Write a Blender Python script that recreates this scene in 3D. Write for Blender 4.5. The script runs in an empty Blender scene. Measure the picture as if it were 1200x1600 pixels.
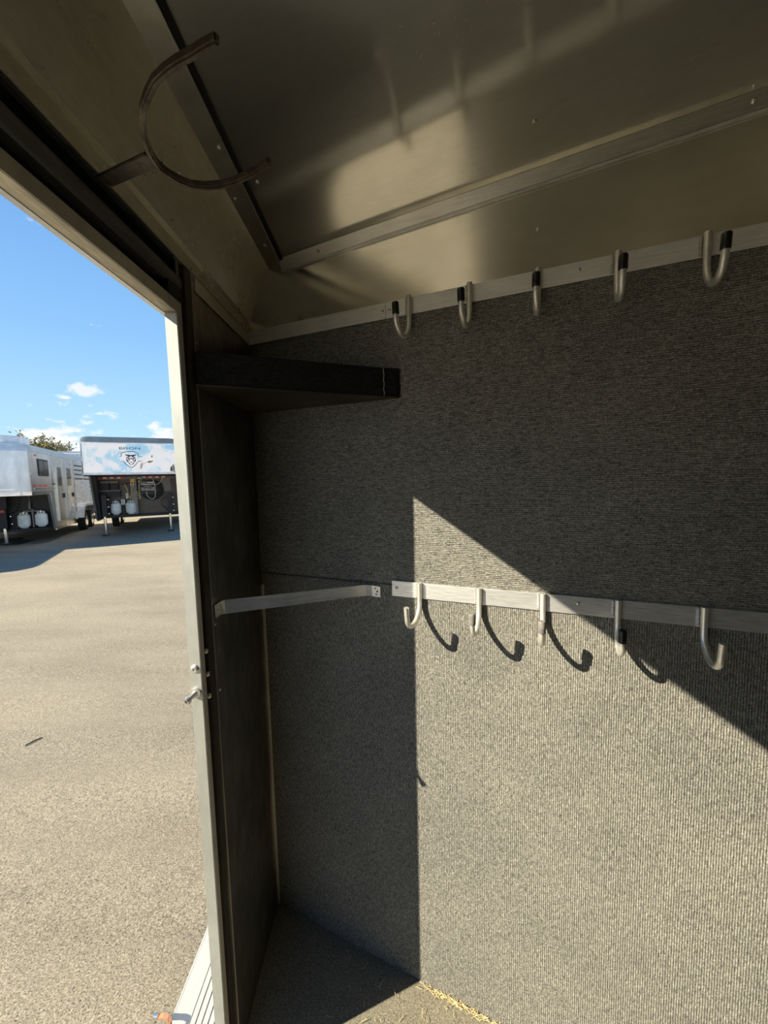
import bpy, bmesh, math, random
from mathutils import Vector, Matrix
R = math.radians
random.seed(7)
SC = bpy.context.scene
COL = SC.collection

# ------------------------------------------------------------------ camera
CAM_Z = 1.42
cd = bpy.data.cameras.new('camera'); cam = bpy.data.objects.new('camera', cd); COL.objects.link(cam)
cr = Vector((0.999736953723613, -0.0024300578508508227, -0.02280609958479849))
cu = Vector((0.022931369915415854, 0.08773788312214251, 0.9958796193009712))
cf = Vector((0.0004190861875416608, 0.9961406319812914, -0.0877705285541829))
cam.matrix_world = Matrix(((cr.x, cu.x, -cf.x, 0), (cr.y, cu.y, -cf.y, 0), (cr.z, cu.z, -cf.z, CAM_Z), (0, 0, 0, 1)))
cd.sensor_fit = 'HORIZONTAL'; cd.sensor_width = 36; cd.lens = 36 * 590 / 1200
cd.clip_start = 0.01; cd.clip_end = 500
SC.camera = cam

# ------------------------------------------------------------------ colour management
vs = SC.view_settings
vs.view_transform = 'Standard'; vs.look = 'None'; vs.gamma = 1.0; vs.use_curve_mapping = False
vs.exposure = 0.3
SC.cycles.max_bounces = 12; SC.cycles.diffuse_bounces = 6; SC.cycles.glossy_bounces = 6
SC.cycles.sample_clamp_indirect = 8

# ------------------------------------------------------------------ sun
SUN_AZ, SUN_EL = R(67), R(34.8)          # direction the light travels, measured from +Y towards +X
sdir = Vector((math.sin(SUN_AZ) * math.cos(SUN_EL), math.cos(SUN_AZ) * math.cos(SUN_EL), -math.sin(SUN_EL)))
sl = bpy.data.lights.new('sun', 'SUN'); sl.energy = 11.0; sl.angle = R(0.53); sl.color = (1.0, 0.90, 0.69)
sun = bpy.data.objects.new('sun', sl); COL.objects.link(sun)
sun.rotation_euler = sdir.to_track_quat('-Z', 'Y').to_euler(); sun.location = (-20, -8, 18)

# ------------------------------------------------------------------ sky
W = bpy.data.worlds.new('sky'); SC.world = W; W.use_nodes = True
nt = W.node_tree; nt.nodes.clear()
def N(t, **k):
    n = nt.nodes.new(t)
    for a, b in k.items(): setattr(n, a, b)
    return n
tc = N('ShaderNodeTexCoord'); sep = N('ShaderNodeSeparateXYZ'); nt.links.new(tc.outputs['Generated'], sep.inputs[0])
ramp = N('ShaderNodeValToRGB'); nt.links.new(sep.outputs['Z'], ramp.inputs[0])
cr_ = ramp.color_ramp
cr_.elements[0].position = 0.0; cr_.elements[0].color = (0.66, 0.87, 0.99, 1)
cr_.elements[1].position = 1.0; cr_.elements[1].color = (0.07, 0.19, 0.52, 1)
for p, c in ((0.12, (0.48, 0.78, 0.99, 1)), (0.3, (0.29, 0.58, 0.97, 1)), (0.55, (0.16, 0.39, 0.83, 1))):
    e = cr_.elements.new(p); e.color = c
# low cumulus band: noise in a stretched direction space, thinning out with elevation
mp = N('ShaderNodeMapping'); mp.inputs['Scale'].default_value = (4.2, 4.2, 10); nt.links.new(tc.outputs['Generated'], mp.inputs[0])
nz = N('ShaderNodeTexNoise'); nz.inputs['Scale'].default_value = 3.0; nz.inputs['Detail'].default_value = 9; nz.inputs['Roughness'].default_value = 0.62
nt.links.new(mp.outputs[0], nz.inputs[0])
fall = N('ShaderNodeMapRange'); fall.inputs[1].default_value = 0.05; fall.inputs[2].default_value = 0.19; fall.inputs[3].default_value = 0.22; fall.inputs[4].default_value = -0.09
nt.links.new(sep.outputs['Z'], fall.inputs[0])
ad = N('ShaderNodeMath', operation='ADD'); nt.links.new(nz.outputs[0], ad.inputs[0]); nt.links.new(fall.outputs[0], ad.inputs[1])
cm = N('ShaderNodeMapRange'); cm.inputs[1].default_value = 0.575; cm.inputs[2].default_value = 0.66; nt.links.new(ad.outputs[0], cm.inputs[0])
mix = N('ShaderNodeMix', data_type='RGBA'); dv = N('ShaderNodeVectorMath', operation='SUBTRACT'); nt.links.new(tc.outputs['Generated'], dv.inputs[0]); dv.inputs[1].default_value = (-.597, .778, .1905)
ds = N('ShaderNodeVectorMath', operation='MULTIPLY'); nt.links.new(dv.outputs[0], ds.inputs[0]); ds.inputs[1].default_value = (1.0, 1.0, 2.3)
dl = N('ShaderNodeVectorMath', operation='LENGTH'); nt.links.new(ds.outputs[0], dl.inputs[0])
nz2 = N('ShaderNodeTexNoise'); nz2.inputs['Scale'].default_value = 55; nz2.inputs['Detail'].default_value = 5; nt.links.new(tc.outputs['Generated'], nz2.inputs[0])
d2 = N('ShaderNodeMath', operation='MULTIPLY_ADD'); nt.links.new(nz2.outputs[0], d2.inputs[0]); d2.inputs[1].default_value = -0.05; nt.links.new(dl.outputs['Value'], d2.inputs[2])
cm2 = N('ShaderNodeMapRange'); cm2.inputs[1].default_value = -0.006; cm2.inputs[2].default_value = 0.006; cm2.inputs[3].default_value = 0.8; cm2.inputs[4].default_value = 0.0; nt.links.new(d2.outputs[0], cm2.inputs[0])
cmx = N('ShaderNodeMath', operation='MAXIMUM'); nt.links.new(cm.outputs[0], cmx.inputs[0]); nt.links.new(cm2.outputs[0], cmx.inputs[1])
nt.links.new(cmx.outputs[0], mix.inputs[0]); nt.links.new(ramp.outputs[0], mix.inputs[6]); mix.inputs[7].default_value = (0.95, 0.97, 1.0, 1)
bg = N('ShaderNodeBackground'); nt.links.new(mix.outputs[2], bg.inputs[0]); bg.inputs[1].default_value = 0.84
wo = N('ShaderNodeOutputWorld'); nt.links.new(bg.outputs[0], wo.inputs[0])

# ================================================================== materials
def new_mat(name):
    m = bpy.data.materials.new(name); m.use_nodes = True
    return m, m.node_tree, m.node_tree.nodes['Principled BSDF']
def ln(t, a, b): t.links.new(a, b)
def coord(t, scale=(1, 1, 1), rot=(0, 0, 0)):
    g = t.nodes.new('ShaderNodeNewGeometry'); m = t.nodes.new('ShaderNodeMapping')
    m.inputs['Scale'].default_value = scale; m.inputs['Rotation'].default_value = rot
    ln(t, g.outputs['Position'], m.inputs[0]); return m.outputs[0]
def noise(t, vec, scale, detail=4, rough=0.5):
    n = t.nodes.new('ShaderNodeTexNoise'); n.inputs['Scale'].default_value = scale
    n.inputs['Detail'].default_value = detail; n.inputs['Roughness'].default_value = rough
    ln(t, vec, n.inputs[0]); return n.outputs[0]
def ramp2(t, fac, stops):
    r = t.nodes.new('ShaderNodeValToRGB'); e = r.color_ramp.elements
    e[0].position, e[0].color = stops[0][0], (*stops[0][1], 1)
    e[1].position, e[1].color = stops[-1][0], (*stops[-1][1], 1)
    for p, c in stops[1:-1]: k = e.new(p); k.color = (*c, 1)
    ln(t, fac, r.inputs[0]); return r.outputs[0]
def mixc(t, fac, a, b, mode='MIX'):
    m = t.nodes.new('ShaderNodeMix'); m.data_type = 'RGBA'; m.blend_type = mode
    for s, v in ((m.inputs[0], fac), (m.inputs[6], a), (m.inputs[7], b)):
        if hasattr(v, 'links') or hasattr(v, 'is_linked'): ln(t, v, s)
        elif isinstance(v, (int, float)): s.default_value = v
        else: s.default_value = (*v, 1)
    return m.outputs[2]
def mrange(t, v, a, b, c, d):
    m = t.nodes.new('ShaderNodeMapRange')
    for i, x in enumerate((a, b, c, d)): m.inputs[i + 1].default_value = x
    ln(t, v, m.inputs[0]); return m.outputs[0]
def bump(t, h, strength, dist, prev=None):
    b = t.nodes.new('ShaderNodeBump'); b.inputs['Strength'].default_value = strength; b.inputs['Distance'].default_value = dist
    ln(t, h, b.inputs['Height'])
    if prev is not None: ln(t, prev, b.inputs['Normal'])
    return b.outputs[0]
WALL_ROT = math.atan2(-.3769, .9263)

def carpet(name, rib, light=(0.50, 0.495, 0.455), dark=(0.022, 0.022, 0.022), mid=(0.15, 0.148, 0.136), mott=1.0):
    m, t, p = new_mat(name)
    v = coord(t, rot=(0, 0, -WALL_ROT)) if rib != 'flat' else coord(t)
    n1 = noise(t, v, 300, 4, 0.8)
    n3 = noise(t, v, 5.0, 5, 0.6)
    st = coord(t, (1, 1, 1), (0, 0, -WALL_ROT)); 
    m2 = t.nodes.new('ShaderNodeMapping'); m2.inputs['Scale'].default_value = (60, 60, 420) if rib == 'h' else (430, 430, 70)
    ln(t, st, m2.inputs[0]); n2 = noise(t, m2.outputs[0], 1.0, 2, 0.6)
    c = ramp2(t, n1, ((0.34, dark), (0.5, mid), (0.68, light)))
    c = mixc(t, 0.35, c, ramp2(t, n2, ((0.3, dark), (0.7, light))))
    c = mixc(t, mott, c, ramp2(t, n3, ((0.25, (0.84, 0.83, 0.82)), (0.75, (1.12, 1.1, 1.06)))), 'MULTIPLY')
    w = t.nodes.new('ShaderNodeTexWave'); w.wave_type = 'BANDS'; w.bands_direction = 'Z' if rib == 'h' else 'X'
    w.inputs['Scale'].default_value = 0.314 / 0.0046; w.inputs['Distortion'].default_value = 0.9; w.inputs['Detail'].default_value = 2
    w.inputs['Detail Scale'].default_value = 3.0
    ln(t, v, w.inputs[0])
    if rib != 'flat': c = mixc(t, 1.0, c, ramp2(t, w.outputs[1], ((0.0, (0.66, 0.65, 0.63)), (0.6, (1.12, 1.12, 1.12)))), 'MULTIPLY')
    ln(t, c, p.inputs['Base Color']); p.inputs['Roughness'].default_value = 1.0
    p.inputs['Specular IOR Level'].default_value = 0.08
    b = bump(t, w.outputs[1], 0.55 if rib != 'flat' else 0.1, 0.0018); b = bump(t, n1, 0.9, 0.0018, b)
    ln(t, b, p.inputs['Normal'])
    return m
M_CARP_H = carpet('ribbed_carpet_across', 'h')
M_CARP_V = carpet('ribbed_carpet_upright', 'v')
M_CARP_F = carpet('floor_carpet', 'flat', (0.5, 0.46, 0.36), (0.04, 0.036, 0.03), (0.17, 0.16, 0.13))
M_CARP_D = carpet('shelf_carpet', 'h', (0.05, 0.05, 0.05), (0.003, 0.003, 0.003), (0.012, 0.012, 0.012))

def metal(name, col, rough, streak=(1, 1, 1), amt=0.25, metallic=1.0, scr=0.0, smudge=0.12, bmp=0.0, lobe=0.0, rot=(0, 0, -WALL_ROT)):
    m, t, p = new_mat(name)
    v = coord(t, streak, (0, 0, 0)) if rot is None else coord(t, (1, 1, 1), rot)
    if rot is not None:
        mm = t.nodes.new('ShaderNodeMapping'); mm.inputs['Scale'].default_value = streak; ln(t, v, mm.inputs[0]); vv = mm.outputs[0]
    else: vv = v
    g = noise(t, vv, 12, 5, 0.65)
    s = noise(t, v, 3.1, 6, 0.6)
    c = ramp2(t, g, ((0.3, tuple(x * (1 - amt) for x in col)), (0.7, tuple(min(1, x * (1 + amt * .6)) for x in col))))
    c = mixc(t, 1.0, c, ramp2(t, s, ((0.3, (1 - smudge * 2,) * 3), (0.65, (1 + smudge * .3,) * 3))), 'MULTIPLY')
    r = mrange(t, s, 0.3, 0.7, rough * 1.35, rough * 0.85)
    if scr > 0:
        q = noise(t, coord(t, (230, 16, 60), (0, 0, R(62))), 1.6, 3, 0.75); q2 = noise(t, coord(t, (60, 300, 60), (0, 0, R(20))), 1.0, 3, 0.7)
        mk = mrange(t, noise(t, coord(t), 4.5, 3, 0.6), 0.53, 0.64, 0, scr)
        mx = t.nodes.new('ShaderNodeMath'); mx.operation = 'MAXIMUM'; ln(t, q, mx.inputs[0]); ln(t, q2, mx.inputs[1])
        sm = t.nodes.new('ShaderNodeMath'); sm.operation = 'MULTIPLY'; ln(t, mrange(t, mx.outputs[0], 0.66, 0.73, 0, 1), sm.inputs[0]); ln(t, mk, sm.inputs[1]); sc = sm.outputs[0]
        c = mixc(t, sc, c, (0.75, 0.72, 0.66)); 
        ad = t.nodes.new('ShaderNodeMath'); ad.operation = 'MULTIPLY_ADD'; ln(t, sc, ad.inputs[0]); ad.inputs[1].default_value = 0.25; ln(t, r, ad.inputs[2]); r = ad.outputs[0]
    ln(t, c, p.inputs['Base Color']); ln(t, r, p.inputs['Roughness']); p.inputs['Metallic'].default_value = metallic
    if bmp > 0: ln(t, bump(t, g, bmp, 0.002), p.inputs['Normal'])
    if lobe:
        q = t.nodes.new('ShaderNodeBsdfPrincipled'); q.inputs['Metallic'].default_value = metallic; q.inputs['Roughness'].default_value = 0.45
        ln(t, c, q.inputs['Base Color']); x = t.nodes.new('ShaderNodeMixShader'); x.inputs[0].default_value = lobe
        ln(t, p.outputs[0], x.inputs[1]); ln(t, q.outputs[0], x.inputs[2]); ln(t, x.outputs[0], t.nodes['Material Output'].inputs['Surface'])
    return m
M_CEIL = metal('mill_aluminium_ceiling', (0.96, 0.94, 0.87), 0.115, (2, 9, 2), 0.05, scr=1.0, bmp=0.0, smudge=0.06, lobe=0.38)
M_WALLM = metal('mill_aluminium_wall', (1.0, 0.94, 0.82), 0.16, (1, 1, 6), 0.06, scr=0.2, smudge=0.12, bmp=0.02, lobe=0.15)
M_COVE = metal('scuffed_aluminium_cove', (0.84, 0.80, 0.68), 0.26, (2, 2, 9), 0.12, scr=0.3, bmp=0.03, lobe=0.3)
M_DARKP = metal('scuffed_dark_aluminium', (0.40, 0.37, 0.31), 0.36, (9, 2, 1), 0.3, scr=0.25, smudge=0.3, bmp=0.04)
M_TRIM = metal('aluminium_trim', (0.85, 0.82, 0.73), 0.38, (1.5, 1.5, 30), 0.15, smudge=0.15, bmp=0.04)
M_RAIL = metal('oxidised_aluminium_bar', (0.92, 0.91, 0.87), 0.48, (1.5, 1.5, 30), 0.14, metallic=0.45, smudge=0.16, bmp=0.06)
M_GRIND = metal('ground_aluminium_bar', (0.92, 0.91, 0.88), 0.38, (2.2, 2, 45), 0.34, metallic=0.8, smudge=0.1, bmp=0.08)
M_STRAP = metal('bright_aluminium_strap', (0.9, 0.9, 0.88), 0.33, (2, 2, 25), 0.12, smudge=0.25, metallic=0.6, bmp=0.05)
M_ROD = metal('aluminium_rod', (0.9, 0.88, 0.82), 0.40, (6, 6, 6), 0.12, metallic=0.8, bmp=0.03)
M_JAMB = metal('weathered_door_frame', (0.50, 0.51, 0.47), 0.5, (5, 5, 1.5), 0.10, metallic=0.6, smudge=0.14, bmp=0.08, scr=0.15)
M_HEAD = metal('weathered_header', (0.60, 0.55, 0.44), 0.55, (20, 2, 20), 0.25, metallic=0.45, smudge=0.2, bmp=0.12, rot=None)
M_FRAMEIN = metal('dull_frame_face', (0.62, 0.58, 0.5), 0.5, (5, 5, 2), 0.12, metallic=0.6, bmp=0.03)
M_STRIPG = metal('grey_strip', (0.14, 0.135, 0.13), 0.45, (9, 1, 9), 0.1, metallic=0.5, rot=None)
M_BROWN = metal('bronzed_strip', (0.055, 0.043, 0.032), 0.45, (5, 5, 2), 0.2, metallic=0.4)
M_IRON = metal('rusty_black_iron', (0.14, 0.11, 0.085), 0.42, (14, 14, 14), 0.45, metallic=0.6, smudge=0.3, bmp=0.35, rot=None)
M_TAB = metal('dull_steel_tab', (0.17, 0.15, 0.13), 0.42, (14, 14, 14), 0.3, metallic=0.8, smudge=0.3, bmp=0.2, rot=None)
M_SCREW = metal('zinc_screw', (0.75, 0.73, 0.68), 0.42, (20, 20, 20), 0.2)
M_STEPM = metal('ribbed_step_aluminium', (0.42, 0.42, 0.40), 0.5, (20, 2, 2), 0.06, metallic=0.35, smudge=0.06, rot=None)
M_RUST = metal('rusted_steel', (0.45, 0.22, 0.12), 0.6, (30, 30, 30), 0.4, metallic=0.3, rot=None)
def plain(name, col, rough=0.5, metallic=0.0, spec=0.5, nscale=None, amt=0.15):
    m, t, p = new_mat(name)
    n = noise(t, coord(t), nscale or 9, 4, 0.6)
    ln(t, ramp2(t, n, ((0.3, tuple(x * (1 - amt) for x in col)), (0.7, tuple(min(1, x * (1 + amt)) for x in col)))), p.inputs['Base Color'])
    p.inputs['Roughness'].default_value = rough; p.inputs['Metallic'].default_value = metallic; p.inputs['Specular IOR Level'].default_value = spec
    return m
M_RUBBER = plain('black_rubber', (0.012, 0.012, 0.012), 0.6)
M_CAPB = plain('black_rubber_cap', (0.010, 0.010, 0.011), 0.35)
M_CAPG = plain('worn_grey_cap', (0.16, 0.15, 0.14), 0.6, nscale=120, amt=0.4)
M_BLACK = plain('gap_and_hole_shade', (0.004, 0.004, 0.004), 0.9)
M_WELD = metal('weld_bead', (0.8, 0.78, 0.74), 0.3, (60, 60, 60), 0.3)
M_GLUE = plain('pale_glue', (0.30, 0.29, 0.27), 0.5)
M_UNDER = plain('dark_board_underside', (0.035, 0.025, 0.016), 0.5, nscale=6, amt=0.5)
M_STRAW = plain('straw', (0.62, 0.47, 0.22), 0.7, nscale=80, amt=0.3)
M_TWIG = plain('twig', (0.06, 0.045, 0.035), 0.8)

def asphalt():
    m, t, p = new_mat('worn_asphalt')
    v = coord(t)
    n1 = noise(t, v, 170, 4, 0.8); n2 = noise(t, v, 38, 4, 0.7)
    n3 = noise(t, coord(t, (0.22, 0.75, 1), (0, 0, R(14))), 1.5, 5, 0.6)
    vo = t.nodes.new('ShaderNodeTexVoronoi'); vo.inputs['Scale'].default_value = 95; ln(t, v, vo.inputs[0])
    c = ramp2(t, n1, ((0.36, (0.045, 0.038, 0.028)), (0.46, (0.35, 0.305, 0.225)), (0.56, (0.43, 0.38, 0.285)), (0.72, (0.80, 0.73, 0.58))))
    c = mixc(t, 1.0, c, ramp2(t, vo.outputs['Distance'], ((0.1, (1.12, 1.1, 1.08)), (0.75, (0.78, 0.78, 0.78)))), 'MULTIPLY')
    hs = t.nodes.new('ShaderNodeHueSaturation'); hs.inputs['Saturation'].default_value = 0.95; ln(t, c, hs.inputs['Color']); c = hs.outputs[0]
    c = mixc(t, 1.0, c, ramp2(t, n2, ((0.3, (0.85,) * 3), (0.7, (1.12,) * 3))), 'MULTIPLY')
    c = mixc(t, 1.0, c, ramp2(t, n3, ((0.32, (0.78, 0.77, 0.77)), (0.55, (1.0, 1.0, 1.0)), (0.75, (1.14, 1.13, 1.08)))), 'MULTIPLY')
    ln(t, c, p.inputs['Base Color']); p.inputs['Roughness'].default_value = 0.9; p.inputs['Specular IOR Level'].default_value = 0.25
    ln(t, bump(t, n1, 1.0, 0.010), p.inputs['Normal'])
    return m
M_ASPH = asphalt()
# trailers
def wavy_mirror():
    m, t, p = new_mat('polished_wavy_steel')
    p.inputs['Base Color'].default_value = (0.78, 0.78, 0.79, 1); p.inputs['Metallic'].default_value = 1; p.inputs['Roughness'].default_value = 0.05
    n = noise(t, coord(t, (1, 1, 0.7)), 1.3, 2, 0.4)
    ln(t, bump(t, n, 1.0, 0.08), p.inputs['Normal'])
    return m
M_MIRROR = wavy_mirror()
M_SILVER = metal('trailer_silver_skin', (0.74, 0.76, 0.78), 0.30, (1, 1, 0.4), 0.06, metallic=0.8, rot=None)
M_SHINE = metal('trailer_bright_skin', (0.85, 0.83, 0.78), 0.18, (1, 1, 3), 0.12, metallic=0.95, rot=None, bmp=0.3)
M_CAPBLUE = metal('trailer_roof_cap', (0.52, 0.62, 0.72), 0.28, (1, 1, 1), 0.05, metallic=0.6, rot=None)
M_CAPDK = metal('trailer_dark_roof_cap', (0.20, 0.23, 0.27), 0.2, (1, 1, 1), 0.05, metallic=0.7, rot=None)
M_WHITE = plain('white_trailer_paint', (0.82, 0.83, 0.82), 0.4)
M_TBLACK = plain('trailer_black_coating', (0.012, 0.012, 0.014), 0.5)
M_TBROWN = plain('dull_bulkhead_metal', (0.10, 0.085, 0.075), 0.4, metallic=0.6)
M_TGREY = plain('side_skirt_grey', (0.20, 0.19, 0.18), 0.45, metallic=0.4)
M_TANK = plain('propane_tank_paint', (0.74, 0.76, 0.73), 0.4)
M_RED = plain('red_reflector', (0.62, 0.04, 0.03), 0.3)
M_WREF = plain('white_reflector', (0.80, 0.80, 0.78), 0.3)
M_YEL = plain('yellow_label', (0.80, 0.48, 0.03), 0.4)
M_TIRE = plain('tyre_rubber', (0.018, 0.018, 0.018), 0.8)
M_CHAIN = plain('gold_chain', (0.62, 0.52, 0.30), 0.45, metallic=0.3)
M_WGLASS = plain('dark_window_glass', (0.05, 0.045, 0.035), 0.08)
M_DECAL = plain('black_decal', (0.01, 0.01, 0.01), 0.4)
M_ORANGE = plain('orange_marker', (0.8, 0.22, 0.05), 0.3)
M_CHROME = metal('chrome', (0.85, 0.85, 0.85), 0.12, (1, 1, 1), 0.03, rot=None)
M_LEAF = plain('dusty_leaves', (0.22, 0.20, 0.09), 0.7, nscale=1.5, amt=0.45)
M_BARK = plain('bark', (0.12, 0.09, 0.06), 0.9)

# ================================================================== helpers
WL = {}
class MB:
    def __init__(s): s.v = []; s.f = []
    def quadbox(s, o, a, b, c):
        """box from corner o with edge vectors a, b, c"""
        o, a, b, c = map(Vector, (o, a, b, c)); i = len(s.v)
        s.v += [o, o + a, o + a + b, o + b, o + c, o + a + c, o + a + b + c, o + b + c]
        fs = [(0, 3, 2, 1), (4, 5, 6, 7), (0, 1, 5, 4), (1, 2, 6, 5), (2, 3, 7, 6), (3, 0, 4, 7)]
        if a.cross(b).dot(c) < 0: fs = [tuple(reversed(q)) for q in fs]
        s.f += [tuple(i + k for k in q) for q in fs]; return s
    def box(s, p0, p1): 
        return s.quadbox(p0, (p1[0] - p0[0], 0, 0), (0, p1[1] - p0[1], 0), (0, 0, p1[2] - p0[2]))
    def tube(s, path, r, n=10, caps=True):
        path = [Vector(p) for p in path]; m = len(path); i0 = len(s.v)
        rr = r if isinstance(r, (list, tuple)) else [r] * m
        t0 = (path[1] - path[0]).normalized(); up = Vector((0, 0, 1)) if abs(t0.z) < .9 else Vector((1, 0, 0))
        x = t0.cross(up).normalized()
        for k, p in enumerate(path):
            t = (path[min(k + 1, m - 1)] - path[max(k - 1, 0)]).normalized()
            x = (x - t * x.dot(t)).normalized(); y = t.cross(x)
            for j in range(n):
                a = 2 * math.pi * j / n
                s.v.append(p + (x * math.cos(a) + y * math.sin(a)) * rr[k])
        for k in range(m - 1):
            for j in range(n):
                a = i0 + k * n + j; b = i0 + k * n + (j + 1) % n
                s.f.append((a, b, b + n, a + n))
        if caps:
            s.f.append(tuple(i0 + j for j in reversed(range(n)))); s.f.append(tuple(i0 + (m - 1) * n + j for j in range(n)))
        return s
    def prism(s, poly, ext):
        """poly: 3D planar loop, ext: extrusion vector"""
        poly = [Vector(p) for p in poly]; ext = Vector(ext); n = len(poly); i = len(s.v)
        nrm = Vector((0, 0, 0))
        for k in range(n): nrm += (poly[k] - poly[0]).cross(poly[(k + 1) % n] - poly[0])
        if nrm.dot(ext) < 0: poly = poly[::-1]
        s.v += poly + [p + ext for p in poly]
        s.f.append(tuple(i + k for k in reversed(range(n)))); s.f.append(tuple(i + n + k for k in range(n)))
        for k in range(n): s.f.append((i + k, i + (k + 1) % n, i + n + (k + 1) % n, i + n + k))
        return s
    def band(s, path, wvec, tvec):
        """flat bar of section wvec x tvec (vectors or per-point list) swept along path"""
        m = len(path); i = len(s.v)
        for k, p in enumerate(path):
            p = Vector(p); w = Vector(wvec[k] if isinstance(wvec, list) else wvec); t = Vector(tvec[k] if isinstance(tvec, list) else tvec)
            s.v += [p - w / 2 - t / 2, p + w / 2 - t / 2, p + w / 2 + t / 2, p - w / 2 + t / 2]
        for k in range(m - 1):
            for j in range(4):
                a = i + 4 * k + j; b = i + 4 * k + (j + 1) % 4; s.f.append((a, b, b + 4, a + 4))
        s.f.append((i + 3, i + 2, i + 1, i)); e = i + 4 * (m - 1); s.f.append((e, e + 1, e + 2, e + 3)); return s
    def mesh(s, name, mat, origin=(0, 0, 0), smooth=False, bevel=0):
        o = Vector(origin); me = bpy.data.meshes.new(name)
        me.from_pydata([tuple(v - o) for v in s.v], [], s.f); me.update()
        bm = bmesh.new(); bm.from_mesh(me); bmesh.ops.recalc_face_normals(bm, faces=bm.faces)
        if bevel:
            bmesh.ops.bevel(bm, geom=[e for e in bm.edges if len(e.link_faces) == 2 and e.calc_face_angle(0) > .6], offset=bevel, segments=2, affect='EDGES', clamp_overlap=True)
        bm.to_mesh(me); bm.free()
        if smooth:
            for p in me.polygons: p.use_smooth = True
            me.set_sharp_from_angle(angle=R(40))
        me.materials.append(mat); return me
    def build(s, name, mat, parent=None, smooth=False, bevel=0, origin=None, label=None, kind=None):
        po = WL[parent.name] if parent else Vector((0, 0, 0))
        if origin is None:
            if parent: origin = sum(s.v, Vector()) / len(s.v)
            else:
                c = sum(s.v, Vector()) / len(s.v); origin = (c.x, c.y, min(v.z for v in s.v))
        origin = Vector(origin)
        o = bpy.data.objects.new(name, s.mesh(name, mat, origin, smooth, bevel)); COL.objects.link(o)
        if parent: o.parent = parent
        o.location = origin - po; WL[o.name] = origin
        if label: o['label'] = label
        if kind: o['kind'] = kind
        return o
def place(me, name, parent, loc, rot=(0, 0, 0), label=None):
    o = bpy.data.objects.new(name, me); COL.objects.link(o); po = WL[parent.name] if parent else Vector((0, 0, 0))
    if parent: o.parent = parent
    o.location = Vector(loc) - po; o.rotation_euler = rot; WL[o.name] = Vector(loc)
    if label: o['label'] = label
    return o
def thing(name, label, cat, loc, group=None):
    o = bpy.data.objects.new(name, None); COL.objects.link(o); o.location = loc; WL[o.name] = Vector(loc)
    o.empty_display_size = 0.05
    o['label'] = label; o['category'] = cat
    if group: o['group'] = group
    return o
def tag(o, label, cat, group=None, kind=None):
    o['label'] = label; o['category'] = cat
    if group: o['group'] = group
    if kind: o['kind'] = kind
    return o
def struct(o, label=None, cat=None):
    o['kind'] = 'structure'
    if label: o['label'] = label
    if cat: o['category'] = cat
    return o

# carpet-wall frame: s along the wall from the far corner, e out of the wall into the room
A0 = Vector((-0.39474, 1.16214, 0)); US = Vector((.92627, -.37687, 0)); UN = Vector((-.37687, -.92627, 0))
def WP(s, z, e=0.0): return A0 + US * s + UN * e + Vector((0, 0, z))
def ceil_z(x): return 2.03 + 0.05 * (x + .26)
def floor_z(x): return -0.065 * (x + .395)
XW = -0.388           # inner face of the door wall
S_END = 2.2
PB = WP(S_END, 0)     # far right end of carpet wall
Y_BACK = -1.0

# small screw mesh, axis = +Z of the mesh pointing out
def screw_mesh(name, r, h, mat, slot=True):
    bm = bmesh.new()
    prof = [(r, 0), (r, h * .35), (r * .78, h * .8), (r * .42, h), (r * .40, h * .55), (0.0001, h * .5)] if slot else [(r, 0), (r, h * .6), (r * .85, h), (0.0001, h)]
    vs_ = []; n = 12
    for q, z in prof: vs_.append([bm.verts.new((q * math.cos(2 * math.pi * k / n), q * math.sin(2 * math.pi * k / n), z)) for k in range(n)])
    for a, b in zip(vs_, vs_[1:]):
        for k in range(n): bm.faces.new((a[k], a[(k + 1) % n], b[(k + 1) % n], b[k]))
    me = bpy.data.meshes.new(name); bm.to_mesh(me); bm.free(); me.materials.append(mat)
    for p in me.polygons: p.use_smooth = True
    me.set_sharp_from_angle(angle=R(45))
    return me
ME_SCREW = screw_mesh('screw', 0.0042, 0.003, M_SCREW)
ME_RIVET = screw_mesh('rivet', 0.0030, 0.002, M_SCREW)
ME_BOLT = screw_mesh('bolt_head', 0.0062, 0.0055, M_SCREW)
ROT_WALL = (R(90), 0, WALL_ROT)          # screw axis out of the carpet wall
def rot_to(v): return Vector(v).to_track_quat('Z', 'Y').to_euler()
ROT_UN = rot_to(UN)

# ================================================================== ground outside
def zg(y): return -.45 + .0115 * y
mb = MB(); xs = [-60, 25]; ys = [-12, 70]
mb.v = [Vector((-60, -12, zg(-12))), Vector((25, -12, zg(-12))), Vector((25, 70, zg(70))), Vector((-60, 70, zg(70)))]; mb.f = [(0, 1, 2, 3)]
ground = struct(mb.build('ground', M_ASPH, origin=(0, 0, -.45)))

# ================================================================== trailer shell (room)
# floor
mb = MB()
fp = [(-.425, -1.0), (-.425, 1.175), (-.395, 1.19), (PB.x + .02, PB.y + .03), (PB.x + .02, -1.0)]
mb.prism([(x, y, floor_z(max(x, -.395))) for x, y in fp], (0, 0, -.05))
floor = struct(mb.build('floor', M_CARP_F, origin=(0, 0, 0)))
# floor carpet seam threshold at the door sill
MB().box((-.426, -.25, -.02), (-.400, .77, .006)).build('door_sill', M_TRIM, floor)
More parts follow.
